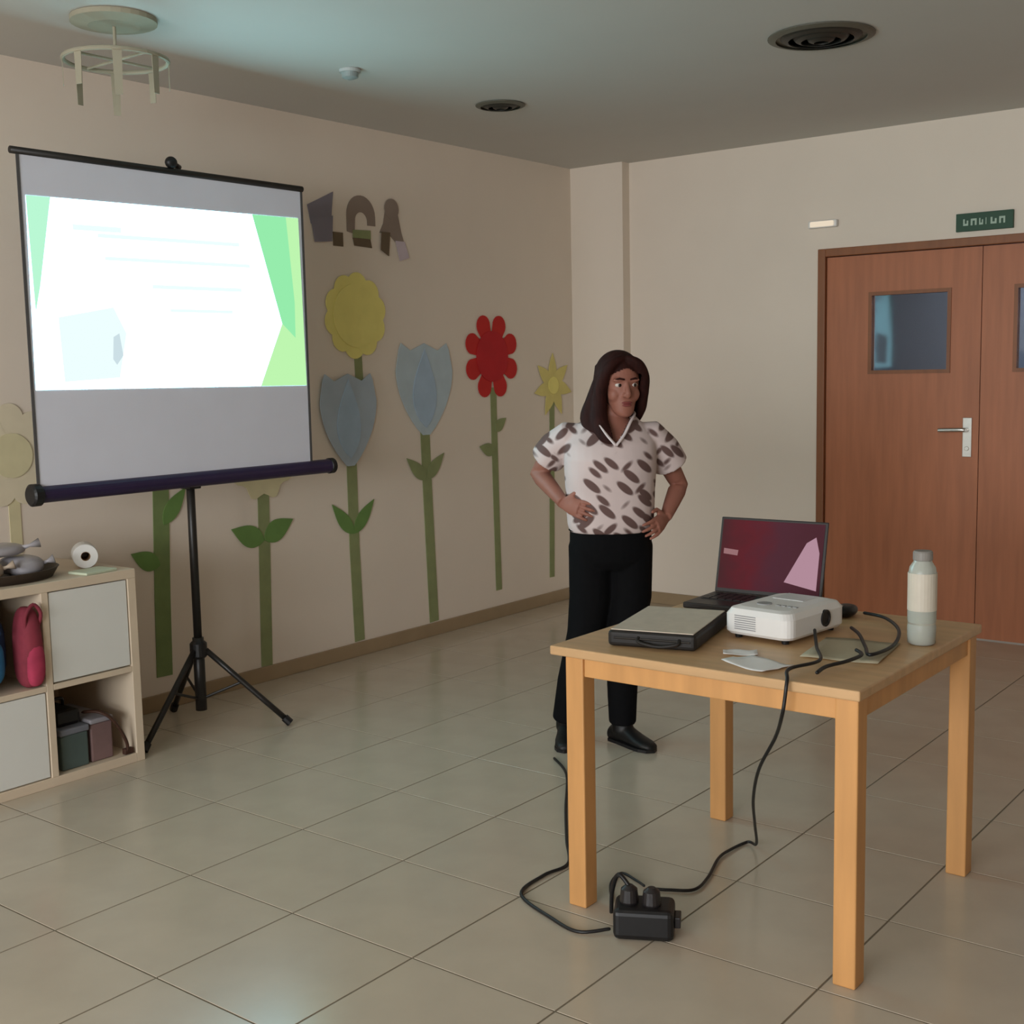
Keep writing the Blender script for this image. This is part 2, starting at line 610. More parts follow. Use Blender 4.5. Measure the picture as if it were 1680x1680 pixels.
# yellow round flower at the top
f3 = flower('round mustard yellow paper flower above the slate blue tulip', (-2.04, 1.35))
paper(strip([(-2.045, 1.68), (-2.03, 1.30)], .055), 'stem', m_stem, f3)
for k in range(10):
    paper(petal(-2.05, 1.80, 2 * math.pi * k / 10 + .1, .08, .225, .074), 'petal', m_yel, f3, 1 + (k % 5) * .06)
paper(disc(-2.05, 1.80, .165, 28), 'flower_centre', m_yel, f3, 2.4)
# slate-blue tulip
f2 = flower('slate blue paper tulip beside the right end of the screen case', (-2.11, .08))
paper(strip([(-2.115, 1.06), (-2.115, .6), (-2.10, .08)], .072), 'stem', m_stem, f2)
paper(leafshape(-2.115, .66, -.155, .17, .045), 'leaf', m_leafg, f2, 1)
paper(leafshape(-2.115, .66, .155, .17, .045), 'leaf', m_leafg, f2, 1.1)
tulip(-2.13, 1.02, 1.50, .205, f2, m_blue, m_bluc)
for ch in f2.children:
    if 'petal' in ch.name:
        ch.location.x += .0072
# pale-blue tulip
f4 = flower('pale blue paper tulip between the slate tulip and the red flower', (-1.50, .08))
paper(strip([(-1.535, 1.20), (-1.525, .8), (-1.50, .08)], .075), 'stem', m_stem, f4)
paper(leafshape(-1.53, .90, -.165, .13, .045), 'leaf', m_stem, f4, 1)
paper(leafshape(-1.53, .90, .15, .14, .045), 'leaf', m_stem, f4, 1.1)
tulip(-1.525, 1.15, 1.66, .235, f4, m_blue2, m_bluc)
# red daisy
f5 = flower('bright red paper flower with eight petals on a thin stem', (-.90, .17))
paper(strip([(-.915, 1.40), (-.91, .8), (-.90, .17)], .055), 'stem', m_stem, f5)
for k in range(8):
    paper(petal(-.925, 1.585, 2 * math.pi * k / 8 + .39, .07, .255, .062), 'petal', m_red, f5, 1 + (k % 4) * .06)
paper(disc(-.925, 1.585, .15, 24), 'flower_centre', m_redc, f5, 2.4)
paper(leafshape(-.91, 1.14, .11, .075, .04), 'leaf', m_stem, f5, 1)
paper(leafshape(-.91, 1.02, -.15, .035, .045), 'leaf', m_stem, f5, 1.1)
# yellow star flower partly behind the person
f6 = flower('pale yellow pointed paper flower beside the person in the corner', (-.34, .17))
paper(strip([(-.32, 1.30), (-.35, .17)], .05), 'stem', m_stem, f6)
for k in range(7):
    a = 2 * math.pi * k / 7
    paper(leafshape(-.31, 1.40, .205 * math.sin(a), .205 * math.cos(a), .05), 'petal', m_yel2, f6, 1 + (k % 7) * .05)
paper(disc(-.31, 1.40, .055, 20), 'flower_centre', m_yel, f6, 2.4)
# another yellow flower left of the screen
m_yelff = mat('very_faded_yellow_paper', (224, 212, 184), .85, .04, 9)
f7 = flower('faded yellow paper flower left of the screen above the shelf', (-4.02, .8))
paper(strip([(-4.02, 1.05), (-4.02, .80)], .05), 'stem', m_yelf, f7)
for k in range(9):
    paper(petal(-4.02, 1.20, 2 * math.pi * k / 9, .06, .21, .06), 'petal', m_yelff, f7, 1 + (k % 9) * .04)
paper(disc(-4.02, 1.20, .09, 24), 'flower_centre', m_yelf, f7, 2.4)

# brown and purple cut-outs above the flowers (shapes as far as they can be made out)
m_pur = mat('dark_purple_paper', (134, 128, 138), .85, .06, 9)
m_brn = mat('dark_brown_paper', (146, 130, 118), .85, .06, 9)
m_dbr = mat('blackish_brown_paper', (108, 92, 72), .85, .06, 9)
m_mau = mat('mauve_paper', (202, 188, 196), .85, .06, 9)
GR = 'cut-outs on the wall above the flowers'


def cut(name, label, y, z, sh):
    t = thing('wall_cutout', label, 'wall decoration', (0, y, z), GR)
    for nm, m, pts, ly in sh:
        paper(pts, nm, m, t, ly)


cut('a', 'purple slanted paper cut-out next to the top right of the screen', -2.27, 2.15, [
    ('upper_stroke', m_pur, [(-2.36, 2.34), (-2.18, 2.42), (-2.20, 2.27), (-2.24, 2.23), (-2.34, 2.25)], 0),
    ('lower_stroke', m_pur, [(-2.34, 2.27), (-2.19, 2.30), (-2.20, 2.17), (-2.32, 2.16)], 1),
    ('foot', m_dbr, [(-2.19, 2.22), (-2.12, 2.22), (-2.12, 2.15), (-2.19, 2.15)], 0)])
arch = [(-1.985 + .105 * math.cos(a), 2.315 + .105 * math.sin(a)) for a in [math.pi * k / 14 for k in range(15)]]
archi = [(-1.985 + .045 * math.cos(a), 2.29 + .045 * math.sin(a)) for a in [math.pi * k / 14 for k in range(15)]]
cut('b', 'brown arch-shaped paper cut-out with a dark foot', -1.985, 2.15, [
    ('arch', m_brn, [(-1.88, 2.27)] + arch + [(-2.09, 2.23), (-2.035, 2.22)] + archi[::-1] + [(-1.94, 2.27)], 0),
    ('crossbar', m_stem, [(-2.05, 2.24), (-1.92, 2.245), (-1.92, 2.20), (-2.05, 2.20)], 1),
    ('foot', m_dbr, [(-2.05, 2.20), (-1.92, 2.20), (-1.91, 2.155), (-2.04, 2.16)], 0)])
cut('c', 'brown paper cut-out shaped like a figure with spread legs', -1.76, 2.12, [
    ('head', m_brn, disc(-1.755, 2.37, .055, 20), 1),
    ('body', m_brn, [(-1.80, 2.37), (-1.71, 2.37), (-1.68, 2.25), (-1.66, 2.20), (-1.73, 2.20), (-1.78, 2.24), (-1.85, 2.24), (-1.82, 2.29)], 0),
    ('leg', m_dbr, [(-1.84, 2.245), (-1.775, 2.245), (-1.79, 2.12), (-1.85, 2.15)], 2),
    ('leg', m_mau, [(-1.73, 2.205), (-1.66, 2.205), (-1.625, 2.12), (-1.70, 2.10)], 1)])

# ------------------------------------------------------------ projection screen on a tripod
m_fab = mat('grey_screen_fabric', (224, 226, 238), .8, .015, 6)
m_case = mat('dark_purple_metal_case', (44, 32, 66), .35, .08, 10)
m_tri = mat('black_painted_tube', (30, 27, 24), .4, .1, 20)
SC = thing('projection_screen', 'tripod projection screen showing a bright green and white slide', 'projection screen', (.41, -3.462, 0))
cx, cy = .41, -3.462
xs_ = .47
MB().tube([(cx, cy, .085), (cx, cy, .40)], .024, 16).tube([(cx, cy, .38), (cx, cy, 1.25)], .0175, 16).tube([(cx, cy, 1.25), (cx, cy, 2.33)], .012, 14).build('pole', m_tri, SC, smooth=True)
hb = MB().lathe([(.026, .31), (.036, .32), (.036, .375), (.026, .385)], (cx, cy, 0), 20)
tag(hb.build('hub', m_black, SC, bevel=.002), 'leg hub')
feet = [(.685, -3.21), (.49, -3.815), (.075, -3.36)]
for fx, fy in feet:
    d = Vector((fx - cx, fy - cy, 0))
    Ld = d.length
    d.normalize()
    s = Vector((-d.y, d.x, 0))
    leg = MB()
    a = Vector((cx, cy, .345)) + d * .03
    knee = Vector((cx, cy, .20)) + d * (Ld * .55)
    b = Vector((fx, fy, .012))
    leg.tube([a, a.lerp(b, .33), a.lerp(b, .66), b], .0125, 10)
    lo = leg.build('leg', m_tri, SC, smooth=True)
    br = MB().tube([Vector((cx, cy, .14)) + d * .022, a.lerp(b, .42) - Vector((0, 0, .006))], .006, 8)
    br.build('brace', m_tri, lo)
    MB().tube([a.lerp(b, .93), b - Vector((0, 0, .001))], .018, 10).build('rubber_foot', m_black, lo)
# fabric
MB().box((xs_, -4.185, 1.10), (xs_ + .003, -2.84, 2.305)).build('fabric', m_fab, SC)
m_bord = mat('dark_grey_border', (86, 84, 84), .8)
MB().box((xs_ + .0025, -4.197, 1.10), (xs_ + .0055, -4.185, 2.305)).build('side_border', m_bord, SC)
MB().box((xs_ + .0025, -2.840, 1.10), (xs_ + .0055, -2.828, 2.305)).build('side_border', m_bord, SC)
tb = MB().tube([(xs_, -4.215, 2.318), (xs_, -2.825, 2.318)], .0135, 12)
tb.build('top_bar', m_tri, SC, smooth=True)
hk = MB().tube([(cx, cy, 2.325), (cx + .03, cy, 2.345), (xs_ + .005, cy - .06, 2.352)], .011, 10)
hk.ell((xs_ + .004, -3.525, 2.352), (.022, .026, .024))
hk.build('hanging_hook', m_black, SC, smooth=True)
cs = MB()
rs = []
for y in (-4.185, -2.72):
    rs.append([(xs_ - .005 + .032 * math.cos(a) * (1 if math.cos(a) > 0 else .9), y, 1.078 + .032 * math.sin(a)) for a in [2 * math.pi * k / 20 for k in range(20)]])
cs.rings(rs)
case = cs.build('roller_case', m_case, SC, smooth=False, bevel=.002)
for y0, y1 in ((-4.222, -4.180), (-2.725, -2.69)):
    rr = .042 if y0 < -4 else .036
    MB().lathe([(rr * .8, y0), (rr, y0 + .006), (rr, y1 - .006), (rr * .8, y1)], (xs_ - .005, 0, 1.078), 20, 'Y').build('end_cap', m_black, case, smooth=False)
MB().box((cx - .03, cy - .03, 1.035), (cx + .035, cy + .03, 1.06)).build('case_bracket', m_black, SC, bevel=.004)

# the slide thrown onto the fabric: a lit picture, with its flat shapes on it
sl = [(-4.168, 2.163), (-2.858, 2.189), (-2.845, 1.452), (-4.176, 1.463)]


def slide_poly(pts, name, m, parent, ly):
    x = xs_ + .0034 + ly * .0006
    return MB().prism([(x, y, z) for y, z in pts], (.0004, 0, 0)).build(name, m, parent)


def sp(u, v):
    """slide coordinates (0..1 from the top left) to (y, z)"""
    a = Vector(sl[0]).lerp(Vector(sl[1]), u)
    b = Vector(sl[3]).lerp(Vector(sl[2]), u)
    return tuple(a.lerp(b, v))


m_slide = emis('slide_white_light', (.42, .88, 1.0), 7.0)
m_sg1 = emis('slide_green_light', srgb(150, 236, 172), 1.0)
m_sg2 = emis('slide_lime_light', srgb(190, 246, 176), 1.0)
m_sg3 = emis('slide_mint_light', srgb(186, 248, 212), 1.0)
m_sg4 = emis('slide_cyan_light', srgb(238, 255, 255), 1.0)
m_sg5 = emis('slide_grey_light', srgb(205, 224, 230), 1.0)
S = slide_poly([sp(0, 0), sp(1, 0), sp(1, 1), sp(0, 1)], 'projected_slide', m_slide, SC, 0)
tag(S, 'bright projected slide with green side shapes')
slide_poly([sp(.80, 0), sp(1, 0), sp(1, 1), sp(.80, 1), sp(.905, .63)], 'green_shape', m_sg1, S, 1)
slide_poly([sp(.945, 0), sp(1, 0), sp(1, 1), sp(.955, 1), sp(.965, .5)], 'green_shape', m_sg2, S, 2)
slide_poly([sp(.80, 1), sp(.905, .63), sp(.965, .72), sp(.955, 1)], 'green_shape', m_sg2, S, 2)
slide_poly([sp(0, .0), sp(.075, .0), sp(.03, .46), sp(.012, .60)], 'green_shape', m_sg3, S, 1)
for u0, u1, v0, h in ((.14, .30, .13, .03), (.22, .74, .17, .022), (.24, .78, .29, .02), (.40, .74, .43, .022), (.46, .70, .56, .018)):
    slide_poly([sp(u0, v0), sp(u1, v0), sp(u1, v0 + h), sp(u0, v0 + h)], 'text_line', m_sg4, S, 1)
pic = slide_poly([sp(.08, .62), sp(.26, .56), sp(.30, .70), sp(.27, .94), sp(.09, .96)], 'picture', m_sg4, S, 1)
slide_poly([sp(.255, .72), sp(.275, .70), sp(.285, .82), sp(.262, .87), sp(.25, .84)], 'picture_mark', m_sg5, S, 2)

# ------------------------------------------------------------ cube shelf at the left
SHX = .56
sh = thing('cube_shelf', 'pale wooden cube shelf with white doors against the flower wall', 'shelf', (.28, -4.24, 0))
YR, YL, YD = -3.858, -4.635, -4.247
t = .036
ht = .765
MB().box((.02, YL, ht - t), (SHX, YR, ht)).build('top_board', m_birch, sh, bevel=.002)
MB().box((.02, YR - t, 0), (SHX, YR, ht - t)).build('side_panel', m_birch, sh, bevel=.002)
MB().box((.02, YL, 0), (SHX, YL + t, ht - t)).build('side_panel', m_birch, sh, bevel=.002)
MB().box((.02, YL + t, 0), (SHX, YR - t, t)).build('bottom_board', m_birch, sh, bevel=.002)
MB().box((.03, YD - .014, t), (SHX, YD + .014, ht - t)).build('divider', m_birch, sh, bevel=.002)
MB().box((.03, YD + .014, .362), (SHX, YR - t, .384)).build('shelf_board', m_birch, sh, bevel=.002)
MB().box((.03, YL + t, .362), (SHX, YD - .014, .384)).build('shelf_board', m_birch, sh, bevel=.002)
MB().box((.02, YL + t, t), (.028, YR - t, ht - t)).build('back_panel', m_birch, sh)
d1 = MB().box((SHX - .022, YD + .018, .389), (SHX - .004, YR - t - .004, ht - t - .004)).build('cabinet_door', m_panel, sh, bevel=.003)
d2 = MB().box((SHX - .022, YL + t + .004, t + .004), (SHX - .004, YD - .018, .358)).build('cabinet_door', m_panel, sh, bevel=.003)

# things in the open compartments
m_navy = mat('navy_fabric', (22, 52, 84), .85, .2, 14, .2)
m_blu = mat('bright_blue_fabric', (40, 104, 146), .8, .15, 14, .2)
m_mar = mat('maroon_fabric', (132, 48, 62), .85, .2, 14, .3)
m_pink = mat('crimson_fabric', (172, 56, 84), .85, .2, 14, .3)


def soft_bag(c, r, seg=20, pw=.6, sag=0.0):
    """puffy rounded-box body"""
    vs = []
    rs = []
    nr = 14
    for i in range(1, nr):
        tt = math.pi * i / nr
        ring = []
        for k in range(seg):
            a = 2 * math.pi * k / seg
            sx, sy, sz = math.sin(tt) * math.cos(a), math.sin(tt) * math.sin(a), -math.cos(tt)
            f = lambda q: math.copysign(abs(q) ** pw, q)
            ring.append((c[0] + r[0] * f(sx), c[1] + r[1] * f(sy) * (1 - sag * f(sz)), c[2] + r[2] * f(sz)))
        rs.append(ring)
    return MB().rings(rs)


bp = thing('backpack', 'navy backpack with blue pocket in the upper left shelf compartment', 'backpack', (.36, -4.47, .384))
soft_bag((.37, -4.465, .535), (.15, .115, .149)).build('body', m_navy, bp, smooth=True)
soft_bag((.52, -4.475, .50), (.03, .075, .085)).build('front_pocket', m_blu, bp, smooth=True)
MB().tube(smooth_path([(.49, -4.48, .66), (.53, -4.47, .69), (.545, -4.44, .66), (.53, -4.41, .60)], 5), .008).build('carry_loop', m_navy, bp, smooth=True)
pb = thing('cloth_bag', 'crimson cloth bag hanging at the front of the upper left shelf compartment', 'bag', (.52, -4.30, .384))
soft_bag((.525, -4.305, .535), (.06, .042, .150), pw=.7, sag=.12).build('body', m_mar, pb, smooth=True)
soft_bag((.562, -4.303, .478), (.030, .036, .085), pw=.8).build('bulging_fold', m_pink, pb, smooth=True)
MB().tube(smooth_path([(.56, -4.33, .61), (.575, -4.335, .66), (.57, -4.30, .695), (.575, -4.275, .66), (.56, -4.28, .61)], 5), .007).build('strap', m_mar, pb, smooth=True)

bx1 = thing('storage_box', 'dark grey-green storage box in the lower right shelf compartment', 'box', (.40, -4.11, t))
MB().box((.24, -4.20, t + .001), (.53, -4.085, .17)).build('body', mat('grey_green_card', (78, 92, 88), .7, .1), bx1, bevel=.006)
MB().box((.235, -4.205, .17), (.535, -4.08, .195)).build('lid', mat('grey_card', (112, 114, 122), .7, .08), bx1, bevel=.006)
bx2 = thing('storage_box', 'brownish pink storage box beside the dark box in the lower shelf compartment', 'box', (.40, -4.02, t))
MB().box((.24, -4.07, t + .001), (.525, -3.975, .185)).build('body', mat('dusty_pink_card', (126, 100, 98), .7, .1), bx2, bevel=.006)
MB().box((.235, -4.074, .185), (.53, -3.971, .205)).build('lid', mat('pale_grey_card', (150, 146, 152), .7, .05), bx2, bevel=.006)
bx3 = thing('camera_case', 'small black case lying on the dark storage box', 'case', (.40, -4.14, .195))
MB().box((.28, -4.19, .1955), (.50, -4.09, .255)).build('body', m_black, bx3, bevel=.015)
MB().tube(smooth_path([(.40, -4.175, .25), (.42, -4.16, .285), (.42, -4.12, .285), (.40, -4.105, .25)], 5), .006).build('handle', m_black, bx3, smooth=True)
m_strap = mat('dark_brown_leather', (66, 40, 28), .6, .15, 20, .1)
lb = thing('leather_strap', 'dark brown leather strap hanging out of the lower right shelf compartment', 'strap', (.535, -3.94, t))
MB().tube(smooth_path([(.46, -4.05, .222), (.52, -4.03, .228), (.548, -3.995, .20), (.55, -3.955, .14), (.55, -3.93, .08), (.545, -3.93, .05)], 6), .013, 10, ell=.5, rnd=True).build('band', m_strap, lb, smooth=True)
MB().box((.534, -3.945, t + .002), (.556, -3.905, .062)).build('buckle', m_strap, lb, bevel=.004)

# things on top of the shelf
m_tray = mat('dark_brown_tray', (62, 50, 40), .55, .12, 12)
tr = thing('serving_tray', 'dark brown oval tray on top of the cube shelf', 'tray', (.36, -4.30, ht))
rs = []
for sx, z in ((.90, ht + .001), (1.0, ht + .035), (1.02, ht + .038), (.97, ht + .038), (.87, ht + .008), (.3, ht + .007)):
    rs.append([(.36 + .17 * sx * math.cos(a), -4.30 + .215 * sx * math.sin(a), z) for a in [2 * math.pi * k / 36 for k in range(36)]])
MB().rings(rs).build('dish', m_tray, tr, smooth=True)
m_pla = mat('grey_plastic_wrap', (168, 164, 168), .25, .12, 16, .5)
m_pla2 = mat('beige_wrapped_parcel', (190, 172, 152), .5, .08, 12, .3)
for (c, r, m, lab) in (((.37, -4.22, ht + .047), (.09, .068, .038), m_pla, 'grey wrapped packet lying on the right side of the tray'),
                       ((.37, -4.385, ht + .047), (.09, .072, .038), m_pla2, 'beige wrapped packet lying on the left side of the tray'),
                       ((.34, -4.31, ht + .111), (.09, .11, .024), m_pla, 'flat grey wrapped packet on top of the tray pile')):
    pk = thing('wrapped_packet', lab, 'packet', (c[0], c[1], c[2] - r[2]), 'packets on the tray')
    soft_bag(c, r, pw=.75).build('wrapping', m, pk, smooth=True)
    MB().tube([(c[0] + r[0] * .55, c[1] + r[1] * .6, c[2]), (c[0] + r[0] * .8, c[1] + r[1] * .95, c[2] + .012), (c[0] + r[0] * .95, c[1] + r[1] * 1.25, c[2] + .02)], [.012, .006, .018], 10).build('twisted_end', m, pk, smooth=True)
m_paper = mat('white_paper', (222, 222, 210), .7, .02, 10)
ro = thing('paper_roll', 'white paper roll lying on top of the cube shelf', 'paper roll', (.36, -3.945, ht))
MB().lathe([(.018, -.05), (.046, -.05), (.048, -.046), (.048, .046), (.046, .05), (.018, .05), (.018, -.05)], (0, 0, 0), 28, 'X').xform(Matrix.Translation((.36, -3.945, ht + .0495)) @ Matrix.Rotation(-.5, 4, 'Z')).build('roll', m_white, ro, smooth=False)
MB().lathe([(.0165, -.051), (.0178, -.051), (.0178, .051), (.0165, .051), (.0165, -.051)], (0, 0, 0), 20, 'X').xform(Matrix.Translation((.36, -3.945, ht + .0495)) @ Matrix.Rotation(-.5, 4, 'Z')).build('cardboard_core', mat('brown_card', (150, 116, 84), .8), ro)
ps = MB()
ps.box((.445, -4.075, ht + .0005), (.55, -3.93, ht + .010), rz=.12)
tag(ps.build('paper_pad', mat('pale_green_paper', (204, 212, 186), .7, .03), bevel=.002), 'pale green pad of paper at the front of the shelf top', 'paper pad')

# ------------------------------------------------------------ table
TX0, TX1, TY0, TY1, TZ = 2.645, 3.54, -3.98, -3.075, .74
tb = thing('wooden_table', 'square golden pine table carrying a projector and a laptop', 'table', ((TX0 + TX1) / 2, (TY0 + TY1) / 2, 0))
MB().box((TX0, TY0, TZ - .026), (TX1, TY1, TZ)).build('table_top', m_pinetop, tb, bevel=.004)
lw = .029
LX = (2.722, 3.505)
LY = (-3.944, -3.13)
for x in LX:
    for y in LY:
        MB().box((x - lw, y - lw, 0), (x + lw, y + lw, TZ - .026)).build('leg', m_pine, tb, bevel=.004)
za, zb = TZ - .078, TZ - .026
for y in (LY[0] - .012, LY[1] + .012):
    MB().box((LX[0] + lw, y - .010, za), (LX[1] - lw, y + .010, zb)).build('apron', m_pine, tb, bevel=.002)
for x in (LX[0] - .012, LX[1] + .012):
    MB().box((x - .010, LY[0] + lw, za), (x + .010, LY[1] - lw, zb)).build('apron', m_pine, tb, bevel=.002)

# laptop
m_lap = mat('dark_laptop_shell', (38, 34, 34), .4, .08, 20)
m_key = mat('black_keys', (18, 18, 19), .55, .05, 20)
lp = thing('laptop', 'open dark laptop with a maroon and pink picture on its display', 'laptop', (2.868, -3.21, TZ), rz=math.radians(2))


def lm(mb):
    return mb
base = MB().box((-.185, -.105, .0015), (.185, .115, .020)).build('base', m_lap, lp, world=False, bevel=.004)
MB().box((-.165, -.02, .0195), (.165, .095, .0215)).build('keyboard_deck', m_key, base, world=False)
for r_ in range(4):
    for c_ in range(12):
        MB().box((-.160 + c_ * .0268, -.014 + r_ * .0265, .0212), (-.160 + c_ * .0268 + .022, -.014 + r_ * .0265 + .021, .0235)).build('key', m_lap, base, world=False)
MB().box((-.05, -.095, .0195), (.05, -.035, .0206)).build('touchpad', m_lap, base, world=False)
tilt = math.radians(13)
lidm = Matrix.Translation((0, .122, .018)) @ Matrix.Rotation(-tilt, 4, 'X')
lid = MB().box((-.185, -.004, 0), (.185, .004, .25)).xform(lidm).build('lid', m_lap, lp, world=False, bevel=.003)


def screen_mat():
    m = bpy.data.materials.new('laptop_display')
    m.use_nodes = True
    nt = m.node_tree
    b = nt.nodes['Principled BSDF']
    tc = nt.nodes.new('ShaderNodeTexCoord')
    sx = nt.nodes.new('ShaderNodeSeparateXYZ')
    nt.links.new(tc.outputs['Object'], sx.inputs[0])
    nz = nt.nodes.new('ShaderNodeTexNoise')
    nz.inputs['Scale'].default_value = 16
    nt.links.new(tc.outputs['Object'], nz.inputs['Vector'])
    ad = nt.nodes.new('ShaderNodeMath')
    ad.operation = 'MULTIPLY_ADD'
    ad.inputs[1].default_value = .16
    nt.links.new(nz.outputs['Fac'], ad.inputs[0])
    nt.links.new(sx.outputs['X'], ad.inputs[2])
    rp = nt.nodes.new('ShaderNodeValToRGB')
    e = rp.color_ramp.elements
    e[0].position, e[0].color = 0.0, srgb(58, 26, 30)
    e[1].position, e[1].color = 1.0, srgb(66, 26, 36)
    for ps_, c in ((.35, (84, 20, 30)), (.62, (70, 30, 42))):
        q = e.new(ps_)
        q.color = srgb(*c)
    mr = nt.nodes.new('ShaderNodeMapRange')
    mr.inputs[1].default_value = -.14
    mr.inputs[2].default_value = .26
    nt.links.new(ad.outputs[0], mr.inputs[0])
    nt.links.new(mr.outputs[0], rp.inputs[0])
    nt.links.new(rp.outputs[0], b.inputs['Base Color'])
    nt.links.new(rp.outputs[0], b.inputs['Emission Color'])
    b.inputs['Emission Strength'].default_value = .28
    b.inputs['Roughness'].default_value = .6
    b.inputs['Specular IOR Level'].default_value = .15
    return m


ds = MB().box((-.176, -.0055, .014), (.176, -.0042, .242)).xform(lidm).build('display', screen_mat(), lid, world=False)
m_pk = emis('display_pink', srgb(176, 138, 152), 1.0)
m_pw = emis('display_pale', srgb(150, 110, 112), 1.0)
MB().prism([lidm @ Vector((x, -.0060, z)) for x, z in ((.055, .05), (.165, .03), (.165, .15), (.15, .20), (.12, .18), (.085, .11))], lidm.to_3x3() @ Vector((0, .0004, 0))).build('pink_picture', m_pk, ds, world=False)
MB().prism([lidm @ Vector((x, -.0060, z)) for x, z in ((-.165, .128), (-.115, .124), (-.113, .142), (-.165, .146))], lidm.to_3x3() @ Vector((0, .0004, 0))).build('caption_bar', m_pw, ds, world=False)

# projector
pj = thing('projector', 'white projector standing in the middle of the pine table', 'projector', (3.118, -3.49, TZ), rz=math.radians(-6))
pjb = MB()
prof = []
rs = []
for z, e in ((.014, -.006), (.022, 0), (.070, 0), (.086, -.010), (.091, -.028)):
    ring = []
    hx, hy, cr_ = .108 + e, .152 + e, .03
    for (sx, sy, a0) in ((1, 1, 0), (-1, 1, 90), (-1, -1, 180), (1, -1, 270)):
        for k in range(6):
            a = math.radians(a0 + 90 * k / 5)
            ring.append((sx * (hx - cr_) + cr_ * math.cos(a), sy * (hy - cr_) + cr_ * math.sin(a), z))
    rs.append(ring)
body = pjb.rings(rs).build('body', m_white, pj, world=False, smooth=False)
for sx in (-1, 1):
    for sy in (-1, 1):
        MB().lathe([(.010, .0005), (.012, .016)], (sx * .075, sy * .12, 0), 12).build('foot', m_black, pj, world=False)
ln = MB().lathe([(.001, -.106), (.026, -.106), (.030, -.110), (.032, -.128), (.027, -.128), (.024, -.118), (.001, -.116)], (0, .06, .052), 24, 'X')
ln.build('lens', m_black, pj, world=False, smooth=False)
pr_ = MB().lathe([(.001, .104), (.024, .104), (.024, .112), (.019, .112), (.017, .1095), (.001, .1095)], (0, .035, .052), 20, 'X')
tag(pr_.build('round_port', m_black, pj, world=False), 'dark round opening on the side')
m_gri = mat('grey_grille', (150, 150, 150), .5)
for k in range(7):
    MB().box((-.07 + .002, -.1535, .030 + k * .0062), (.0, -.151, .0325 + k * .0062)).build('vent_slat', m_gri, pj, world=False)
MB().lathe([(.001, .0905), (.022, .0905), (.021, .0935), (.001, .094)], (-.03, -.06, 0), 20).build('control_pad', m_gri, pj, world=False)
for k in range(4):
    MB().box((.01 + k * .018, -.065, .0905), (.022 + k * .018, -.055, .0930)).build('button', m_gri, pj, world=False)
lc = MB().box((-.06, .03, .0895), (.04, .12, .0925)).build('lamp_cover', mat('light_grey_plastic', (206, 205, 204), .4), pj, world=False, bevel=.001)

# laptop bag
m_bagsheen = mat('painted_bag_sheen', (204, 192, 174), .45, .06, 30, .05)  # window light reflected on the black bag, painted as a pale grey colour
m_bagk = mat('black_bag_side', (28, 24, 21), .6, .12, 30, .1)
bgx = thing('laptop_bag', 'flat black laptop bag with window sheen painted grey on top, lying on the table corner', 'bag', (2.93, -3.865, TZ), rz=math.radians(14))
bgo = MB().box((-.15, 0, .001), (.100, .36, .046)).build('body', m_bagk, bgx, world=False, bevel=.012, seg=3)
MB().box((-.142, .008, .0455), (.092, .35, .0485)).build('top_sheen', m_bagsheen, bgx, world=False, bevel=.0014)
MB().tube([(-.13, -.001, .026), (.085, -.001, .026)], .003, 8).build('zip', mat('dark_zip', (52, 48, 44), .4, metal=.5), bgo, world=False)
MB().tube(smooth_path([(-.06, .002, .03), (-.055, -.012, .02), (0, -.016, .012), (.05, -.012, .02), (.055, .002, .03)], 5), .005, 8).build('handle', m_bagk, bgx, world=False, smooth=True)

# bottle
m_pet = mat('clear_bottle_plastic', (226, 230, 220), .2, .02, 10, trans=.55)
m_lab = mat('pale_bottle_label', (206, 198, 182), .5, .04, 20)
m_water = mat('greenish_water', (186, 204, 146), .2, .02, 10, trans=.2, ior=1.33)
bo = thing('water_bottle', 'clear plastic water bottle at the right edge of the table', 'bottle', (3.485, -3.42, TZ))
bz = TZ
MB().lathe([(.030, bz + .001), (.037, bz + .006), (.038, bz + .05), (.036, bz + .06), (.038, bz + .07), (.038, bz + .19), (.034, bz + .212), (.025, bz + .226), (.023, bz + .232), (.023, bz + .240), (.021, bz + .240),
            (.021, bz + .230), (.032, bz + .211), (.0365, bz + .19), (.0365, bz + .008), (.001, bz + .006)], (3.485, -3.42, 0), 28).build('body', m_pet, bo, smooth=True)
MB().lathe([(.001, bz + .0085), (.0352, bz + .0095), (.0354, bz + .085), (.001, bz + .085)], (3.485, -3.42, 0), 28).build('water', m_water, bo, smooth=False)
MB().lathe([(.0383, bz + .095), (.0386, bz + .097), (.0386, bz + .195), (.0383, bz + .197)], (3.485, -3.42, 0), 28).build('label', m_lab, bo, smooth=False)
MB().lathe([(.024, bz + .230), (.026, bz + .232), (.026, bz + .252), (.023, bz + .256), (.001, bz + .256)], (3.485, -3.42, 0), 24).build('cap', mat('grey_cap', (140, 136, 130), .5), bo)

